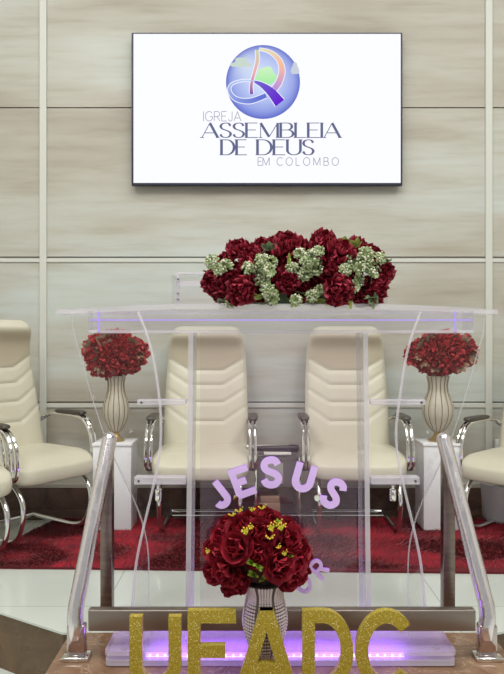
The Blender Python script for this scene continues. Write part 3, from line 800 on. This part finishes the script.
# curved side sheets: a ruled surface between the front edge and the rear edge
def side_sheet(sg):
    mir = (lambda px: px) if sg < 0 else (lambda px: 2*278.5-px)
    Fp = [(138,312),(147,335),(154,362),(159.5,400),(161,430),(159,458),(152,492),(143,530),(136,565),(132.5,605),(132,648)]
    Rp = [(72,326),(82,362),(93,400),(106,439),(122,475),(134,500),(143,525),(148,550),(149,580),(149,610),(149,630)]
    if sg > 0: Fp = [(x-2*(y < 420), y) for x, y in Fp]
    fr = spline([P(mir(x), y, 2.30) for x, y in Fp], 4); rr = spline([P(mir(x), y, 2.62-.15*max(0, y-450)/180) for x, y in Rp], 4)
    zt, zb = bz0, BT
    fr = [v for v in fr if zb-.002 <= v.z <= TZ0]; rr = [v for v in rr if .052 <= v.z <= TZ0]
    def resample(l, n):
        L = [0]
        for a, b2 in zip(l, l[1:]): L.append(L[-1]+(b2-a).length)
        out = []
        for i in range(n):
            s = L[-1]*i/(n-1); j = 0
            while j < len(L)-2 and L[j+1] < s: j += 1
            t_ = (s-L[j])/max(1e-9, L[j+1]-L[j]); out.append(l[j].lerp(l[j+1], min(1,t_)))
        return out
    fr = resample(fr, 48); rr = resample(rr, 48)
    fr[0].z = rr[0].z = bz0-.0005 if False else fr[0].z
    bm = bmesh.new(); VV = []; NW = 6
    for a, b2 in zip(fr, rr): VV.append([bm.verts.new(a.lerp(b2, i/NW)) for i in range(NW+1)])
    for A, B in zip(VV, VV[1:]):
        for i in range(NW): bm.faces.new((A[i],A[i+1],B[i+1],B[i]))
    bmesh.ops.solidify(bm, geom=list(bm.faces), thickness=.006)
    o = link('side_sheet', bm, M['acry_side'], pul)
    bm = bmesh.new(); tube(bm, fr, .0048, 6); link('sheet_edge', bm, M['acry_edge'], o)
    bm = bmesh.new(); tube(bm, rr, .0030, 5); link('sheet_edge', bm, M['acry_edge_thin'], o)
side_sheet(-1); side_sheet(1)
# cross bars with screws and spacers
for sg in (-1, 1):
    for py, a_, b2, hh in ((402.5, 137, 186, .009), (481, 134, 186, .013)):
        d = 2.335
        xa, xb = X(a_, d), X(b2, d)
        if sg > 0: xa, xb = X(371, d), X((426 if py < 450 else 420), d)
        z = Z(py, d); bm = bmesh.new(); box(bm, xa, xb, d, d+.045, z-hh, z+hh, bev=.003)
        cb = link('cross_bar', bm, M['acry_edge'], pul, False)
        xo = xa+.016 if sg < 0 else xb-.016
        bm = bmesh.new(); bmesh.ops.create_cone(bm, cap_ends=True, segments=12, radius1=.0036, radius2=.0036, depth=.006, matrix=Matrix.Translation((xo, d-.003, z))@Matrix.Rotation(pi/2,4,'X')); link('screw', bm, M['black'], cb)
    px = 157.5 if sg < 0 else 394
    bm = bmesh.new(); c = P(px, 495, 2.335)
    lathe(bm, [(.010,0),(.012,.006),(.012,.020),(.009,.022),(.012,.026),(.012,.038),(.006,.042),(.006,.052)], 16, c.x, c.y+.02, c.z-.024); link('spacer_bolt', bm, M['chrome'], pul)
# front panel with letters
PY = 2.285
pxl, pxr = X(172,PY), X(384,PY)
bm = bmesh.new()
box(bm, X(200,PY)-.0, X(357,PY), PY, PY+.006, BT, bz0-.002)
fp = link('front_panel', bm, M['acry_panel'], pul, False)
bm = bmesh.new(); z = Z(514.5,PY+.02); box(bm, pxl, pxr, PY+.008, PY+.011, z-.0010, z+.0010); link('panel_joint', bm, M['acry_edge_thin'], fp, False)
def letter_at(ch, px, py, hpx, ang, sx=1.0, swd=.2, name='letter', dd=PY-.001):
    bm = bmesh.new(); h = hpx*dd/F; w = G[ch][0]*sx+swd; c = P(px, py, dd); ca, sa = cos(math.radians(ang)), sin(math.radians(ang))
    def to3(u, v, t_):
        a = (u-w/2)*h; b2 = (v-.5)*h
        return Vector((c.x+a*ca-b2*sa, dd-.009+t_, c.z+a*sa+b2*ca))
    glyph(bm, ch, to3, .009, 'bold', swd, 0, 1, sx)
    return link(name, bm, None, fp, False, mats=[M['lilac'], M['purple']])
letter_at('J', 218, 494, 31, 38, .95, .22); letter_at('E', 242, 481.5, 31, 20, .82, .22); letter_at('S', 271, 472, 32, 2, .95, .22)
letter_at('U', 304, 476, 32, -16, .76, .22); letter_at('S', 333, 493, 32, -33, .90, .22)
letter_at('O', 291, 531, 17, -10, .8, .17); letter_at('R', 319, 568, 21, 48, .9, .17); letter_at('O', 303, 583, 20, 28, .8, .17)
letter_at('E', 271, 528, 17, 0, .8, .17)
for px, py, a_, ch in ((285,593,14,'H'),):
    pass
for px in (236, 317):
    bm = bmesh.new(); c = P(px, 498, PY-.01); bmesh.ops.create_cone(bm, cap_ends=True, segments=16, radius1=.009, radius2=.009, depth=.016, matrix=Matrix.Translation(c)@Matrix.Rotation(pi/2,4,'X'))
    link('spacer_bolt', bm, M['chrome'], fp)
# base: clear top plate over a lower plate, LED strips between
def rr(pts, r=.0): return pts
b_out = [(X(104,2.21),2.21),(X(457,2.21),2.21),(X(434,2.48),2.48),(X(121,2.48),2.48)]
def bev(pts, r=.02, n=4):
    out = []
    N = len(pts)
    for i in range(N):
        p = Vector(pts[i]); a = (Vector(pts[i-1])-p).normalized(); c = (Vector(pts[(i+1)%N])-p).normalized()
        for k_ in range(n+1):
            t_ = k_/n; q = (p+a*r)*(1-t_)**2+p*2*t_*(1-t_)+(p+c*r)*t_**2; out.append((q.x, q.y))
    return out
bm = bmesh.new(); prism(bm, bev(b_out), .038, BT, 0, 1)
bp = link('base_plate', bm, None, pul, False, mats=[M['acry_base'], M['acry_edge']])
lo = [(x, y) for x, y in b_out]; bm = bmesh.new(); prism(bm, bev([(x*.998+.0002, y+.003) for x, y in b_out]), .004, .022, 0, 1)
link('lower_plate', bm, None, pul, False, mats=[M['acry_base_side'], M['acry_base_side']])
ys = 2.235
bm = bmesh.new(); box(bm, X(146,ys), X(404,ys), ys, ys+.006, .0235, .0365); ls = link('led_strip', bm, M['led'], pul, False)
n = 34
bm = bmesh.new()
for i in range(n):
    x = X(150,ys)+(X(400,ys)-X(150,ys))*i/(n-1); box(bm, x-.0028, x+.0028, ys-.003, ys, .027, .033)
tag(link('led_chips', bm, M['led_dot'], ls, False), kind='stuff')
bm = bmesh.new(); box(bm, X(156,2.44), X(394,2.44), 2.44, 2.446, .0235, .0365); link('led_strip', bm, M['led'], pul, False)
for px, d in ((124,2.25),(437,2.25),(135,2.44),(422,2.44)):
    bm = bmesh.new(); bmesh.ops.create_cone(bm, cap_ends=True, segments=20, radius1=.014, radius2=.014, depth=.016, matrix=Matrix.Translation((X(px,d)+.0, d+.01, .030))); link('spacer_bolt', bm, M['silver'], pul)
for sg in (-1, 1):
    bm = bmesh.new(); x0_ = 278+sg*130; x1_ = 278+sg*88
    tube(bm, [(X(x0_,2.30), 2.30, BT+.001), (X(x0_,2.36), 2.36, BT+.001), (X(x1_,2.46), 2.46, BT+.001)], .003, 5); link('base_bracket', bm, M['acry_edge_thin'], pul)
for px, y_ in ((130,2.27),(431,2.27),(140,2.44),(418,2.44)):
    bm = bmesh.new(); bmesh.ops.create_cone(bm, cap_ends=True, segments=16, radius1=.012, radius2=.012, depth=.004, matrix=Matrix.Translation((X(px,y_), y_, .002))); link('foot', bm, M['silver'], pul)

# ------------------------------------------------------------------ gold letters
LD = 2.066
for ch, a_, b2 in (('U',130,181.5),('F',188,236),('A',235,298),('D',302,353),('C',355,411)):
    h = .248; wpx = (b2-a_)*LD/F/h; swd = .155
    sx = (wpx-swd)/G[ch][0] if ch != 'C' else (wpx-swd)/.70
    bm = bmesh.new(); x_ = X(a_, LD)
    cx = x_+(b2-a_)*LD/F/2
    def to3(u, v, t_): return Vector((x_+u*h-cx, t_-.012, v*h))
    if ch == 'A':
        W_ = wpx
        outer = [(0,0),(.17,0),(.285,.25),(W_-.285,.25),(W_-.17,0),(W_,0),(W_/2+.10,1),(W_/2-.10,1)]
        # drawn as three strokes with a flat apex
        def q4(ps, off):
            fr_v = [bm.verts.new(to3(x, y, off)) for x, y in ps]; bk_v = [bm.verts.new(to3(x, y, .024)) for x, y in ps]
            bm.faces.new(fr_v[::-1]); bm.faces.new(bk_v)
            for i in range(len(ps)): bm.faces.new((fr_v[i], fr_v[(i+1)%len(ps)], bk_v[(i+1)%len(ps)], bk_v[i]))
        q4([(0,0),(.17,0),(W_/2+.035,.86),(W_/2+.08,1),(W_/2-.085,1)], 0); q4([(W_-.17,0),(W_,0),(W_/2+.085,1),(W_/2-.08,1),(W_/2-.035,.86)], -.0002)
        q4([(.20,.22),(W_-.20,.22),(W_-.245,.355),(.245,.355)], -.0004)
        for v in bm.verts:
            pass
    else:
        glyph(bm, ch, to3, .024, 'bold', swd, 0, None, sx)
    bmesh.ops.recalc_face_normals(bm, faces=list(bm.faces))
    bm.verts.ensure_lookup_table(); zmin = min(v.co.z for v in bm.verts)
    for v in bm.verts: v.co.z -= zmin
    o = link('letter', bm, M['glitter'], None, False); o.location = (cx, LD, 0)
    tag(o, 'standing gold glitter capital letter %s in front of the pulpit' % ch, 'letter', 'gold glitter letters')

# ------------------------------------------------------------------ handrails
hr = thing('handrail', 'steel stair handrail with two sloping tubes joined by a low bar, around the pulpit', 'handrail', (0,0,0))
def handrail(sg):
    if sg < 0: xb, xt = X(76,2.28), X(106,2.53)
    else: xb, xt = X(486,2.28), X(449.5,2.53)
    tb = P(75 if sg < 0 else 488, 622, 2.28)
    top_ = P(110 if sg < 0 else 443, 436, 2.51)
    bm = bmesh.new()
    pts = spline([Vector((xb, 2.285, .070)), Vector((xb, 2.28, .10)), Vector((tb.x, 2.285, .135)), Vector((tb.x, 2.295, .17))], 5)
    end = Vector((top_.x, 2.50, top_.z-.012)); s_ = pts[-1]
    for i in range(1, 13): pts.append(s_.lerp(end, i/12))
    tube(bm, pts, .0270, 20)
    bmesh.ops.create_uvsphere(bm, u_segments=20, v_segments=12, radius=.0272, matrix=Matrix.Translation(end))
    link('rail_tube', bm, M['steel'], hr)
    bm = bmesh.new(); box(bm, xt-.022, xt+.022, 2.53, 2.575, 0, top_.z-.06, bev=.003); link('post', bm, M['brushed'], hr)
    bm = bmesh.new(); box(bm, xb-.028, xb+.034, 2.262, 2.300, .008, .115, bev=.008); link('sleeve', bm, M['mirror'], hr)
    bm = bmesh.new(); box(bm, xb-.042, xb+.048, 2.245, 2.305, 0, .014, bev=.004); link('floor_plate', bm, M['chrome'], hr)
handrail(-1); handrail(1)
yb = 2.236; zt_, zb_ = Z(610.5,yb), Z(631.5,yb)
bm = bmesh.new(); box(bm, X(88,yb), X(476,yb), yb, yb+.035, zb_, zt_, bev=.003); link('crossbar', bm, M['bar'], hr)

# ------------------------------------------------------------------ small table with microphones
d = 3.85; tx = X(277, d)
tab = thing('side_table', 'small dark glass-topped table between the two central chairs', 'table', (tx, d, .012))
bm = bmesh.new(); box(bm, -.13, .13, -.12, .12, .408, .418, bev=.002); link('glass_top', bm, M['glasst'], tab, False)
bm = bmesh.new(); box(bm, -.115, .115, -.10, .11, .235, .405, bev=.01)
for v in bm.verts: v.co.z += 0
link('cabinet', bm, pm('smoked_grey', (.13,.115,.11), .25), tab)
bm = bmesh.new(); box(bm, -.07, .03, -.104, -.101, .26, .375, bev=.001); link('door_panel', bm, pm('grey_glass', (.36,.34,.33), .2), tab)
for sx_ in (-.12, .12):
    for sy_ in (-.11, .11):
        bm = bmesh.new(); tube(bm, [(sx_, sy_, 0), (sx_, sy_, .408)], .007, 8); link('leg', bm, M['chrome'], tab)
bm = bmesh.new(); box(bm, -.125, .125, -.11, .11, .09, .10); link('lower_shelf', bm, M['black'], tab, False)
tz = .012+.4185
bm = bmesh.new(); box(bm, -.075, .075, -.055, .055, 0, .012, bev=.001)
o = link('book', bm, M['paper']); o.location = (tx+.0, d-.04, tz); tag(o, 'white closed book lying on the small table under a microphone', 'book')
def mic(x, y, z, rz, label, sil):
    t = thing('microphone', label, 'microphone', (x, y, z), rz, 'microphones on the small table')
    def lx(prof, name, mt):
        bm = bmesh.new(); lathe(bm, prof, 16); 
        for v in bm.verts: v.co = Vector((v.co.z, v.co.y, v.co.x))
        bmesh.ops.recalc_face_normals(bm, faces=list(bm.faces))
        for v in bm.verts: v.co.z += .022
        link(name, bm, mt, t)
    lx([(.012,-.12),(.014,-.115),(.0165,.0),(.018,.06)], 'handle', M['silver'] if sil else M['black'])
    lx([(.018,.0605),(.022,.07),(.0225,.08),(.022,.10),(.018,.117),(.008,.124)], 'head', M['black'] if not sil else M['silver'])
mic(tx+.0, d-.06, tz+.0125-.004, 0, 'black microphone lying on the white book', 0)
mic(tx-.055, d+.05, tz-.003, pi, 'silver microphone lying behind the black one', 1)
bm = bmesh.new(); box(bm, -.06, .06, -.08, .08, 0, .05, bev=.002); box(bm, -.05, .055, -.075, .075, .0505, .085, bev=.002)
o = link('box', bm, M['tanbox']); o.location = (tx-.045, d-.01, .1125); tag(o, 'brown stacked card box on the lower shelf of the small table', 'box')

# ------------------------------------------------------------------ small things by the wall and on the floor
bm = bmesh.new()
lathe(bm, [(.10,0),(.115,.02),(.125,.2),(.128,.215),(.118,.215)], 32); o = link('bin', bm, M['white']); o.location = (X(503,3.98), 3.98, .013); tag(o, 'white round bin under the chair at the right edge', 'bin')
wz = Z(447, DW)
t = thing('wall_socket', 'small white socket on the wall above the chair at the right edge', 'socket', (X(499.5,DW), DW-.001, wz))
bm = bmesh.new(); box(bm, -.035, .035, -.03, 0, -.05, .05, bev=.006); link('socket_body', bm, M['white'], t)
bm = bmesh.new(); bmesh.ops.create_cone(bm, cap_ends=True, segments=20, radius1=.018, radius2=.018, depth=.006, matrix=Matrix.Translation((0,-.033,0))@Matrix.Rotation(pi/2,4,'X')); link('plug', bm, M['black'], t)
def cable(pts, label, z=.030):
    bm = bmesh.new(); w = [Vector((*fl(px, py, z), z)) for px, py in pts]; c0 = w[0].copy(); c0.z = 0
    tube(bm, [v-c0 for v in spline(w, 8)], .0035, 6); o = link('cable', bm, M['cable']); o.location = c0; tag(o, label, 'cable', 'cables on the rug')
if 0: cable([(44,519.5),(56,518),(70,520),(84,525)], 'pale cable on the red rug beside the left chairs')
if 0: cable([(462,531),(472,536),(486,536),(497,531),(515,529)], 'pale cable on the red rug under the right chair')
# mixer / dark stand behind left chair arm
def rebase(t, loc):
    loc = Vector(loc)
    for ch in t.children: ch.location = ch.location-loc
    t.location = loc
rebase(bpy.data.objects['television'], (X(267,TD), DW-.002, z0 if False else Z(185.5,TD)))
rebase(pul, (XC, 2.4, 0)); rebase(hr, (.1, 2.45, 0))
# ------------------------------------------------------------------ light
def area(name, loc, size, power, col=(1,.995,.955), rot=(0,0,0), sy=None):
    l = bpy.data.lights.new(name, 'AREA'); l.energy = power; l.color = col; l.size = size
    if sy: l.shape = 'RECTANGLE'; l.size_y = sy
    o = bpy.data.objects.new(name, l); COL.objects.link(o); o.location = loc; o.rotation_euler = rot; return o
for i, (x, y, p) in enumerate(((-1.9,2.1,20),(.1,2.1,20),(2.1,2.1,20),(-1.9,.6,46),(.1,.6,46),(2.1,.6,46),(-1.9,-1.6,40),(2.1,-1.6,40))):
    area('ceiling_lamp', (x, y, 4.57), 1.1, p*1.30)
w = bpy.data.worlds.new('world'); S.world = w; w.use_nodes = True
w.node_tree.nodes['Background'].inputs[0].default_value = (.85,.87,.84,1); w.node_tree.nodes['Background'].inputs[1].default_value = .45
# purple glow of the base strips
area('base_glow', (XC, 2.30, .0225), .85, 3.2, (.5,.25,1), (pi,0,0), .10)

# ------------------------------------------------------------------ camera
cd = bpy.data.cameras.new('camera'); cam = bpy.data.objects.new('camera', cd); COL.objects.link(cam)
cam.location = (0,0,H); cam.rotation_euler = (pi/2,0,0); cd.sensor_fit = 'HORIZONTAL'; cd.sensor_width = 36; cd.lens = F/504*36
cd.shift_y = 3/504; cd.clip_start = .05
S.camera = cam
S.view_settings.view_transform = 'Standard'; S.view_settings.look = 'None'; S.view_settings.exposure = 0; S.view_settings.gamma = 1
S.view_settings.use_curve_mapping = False
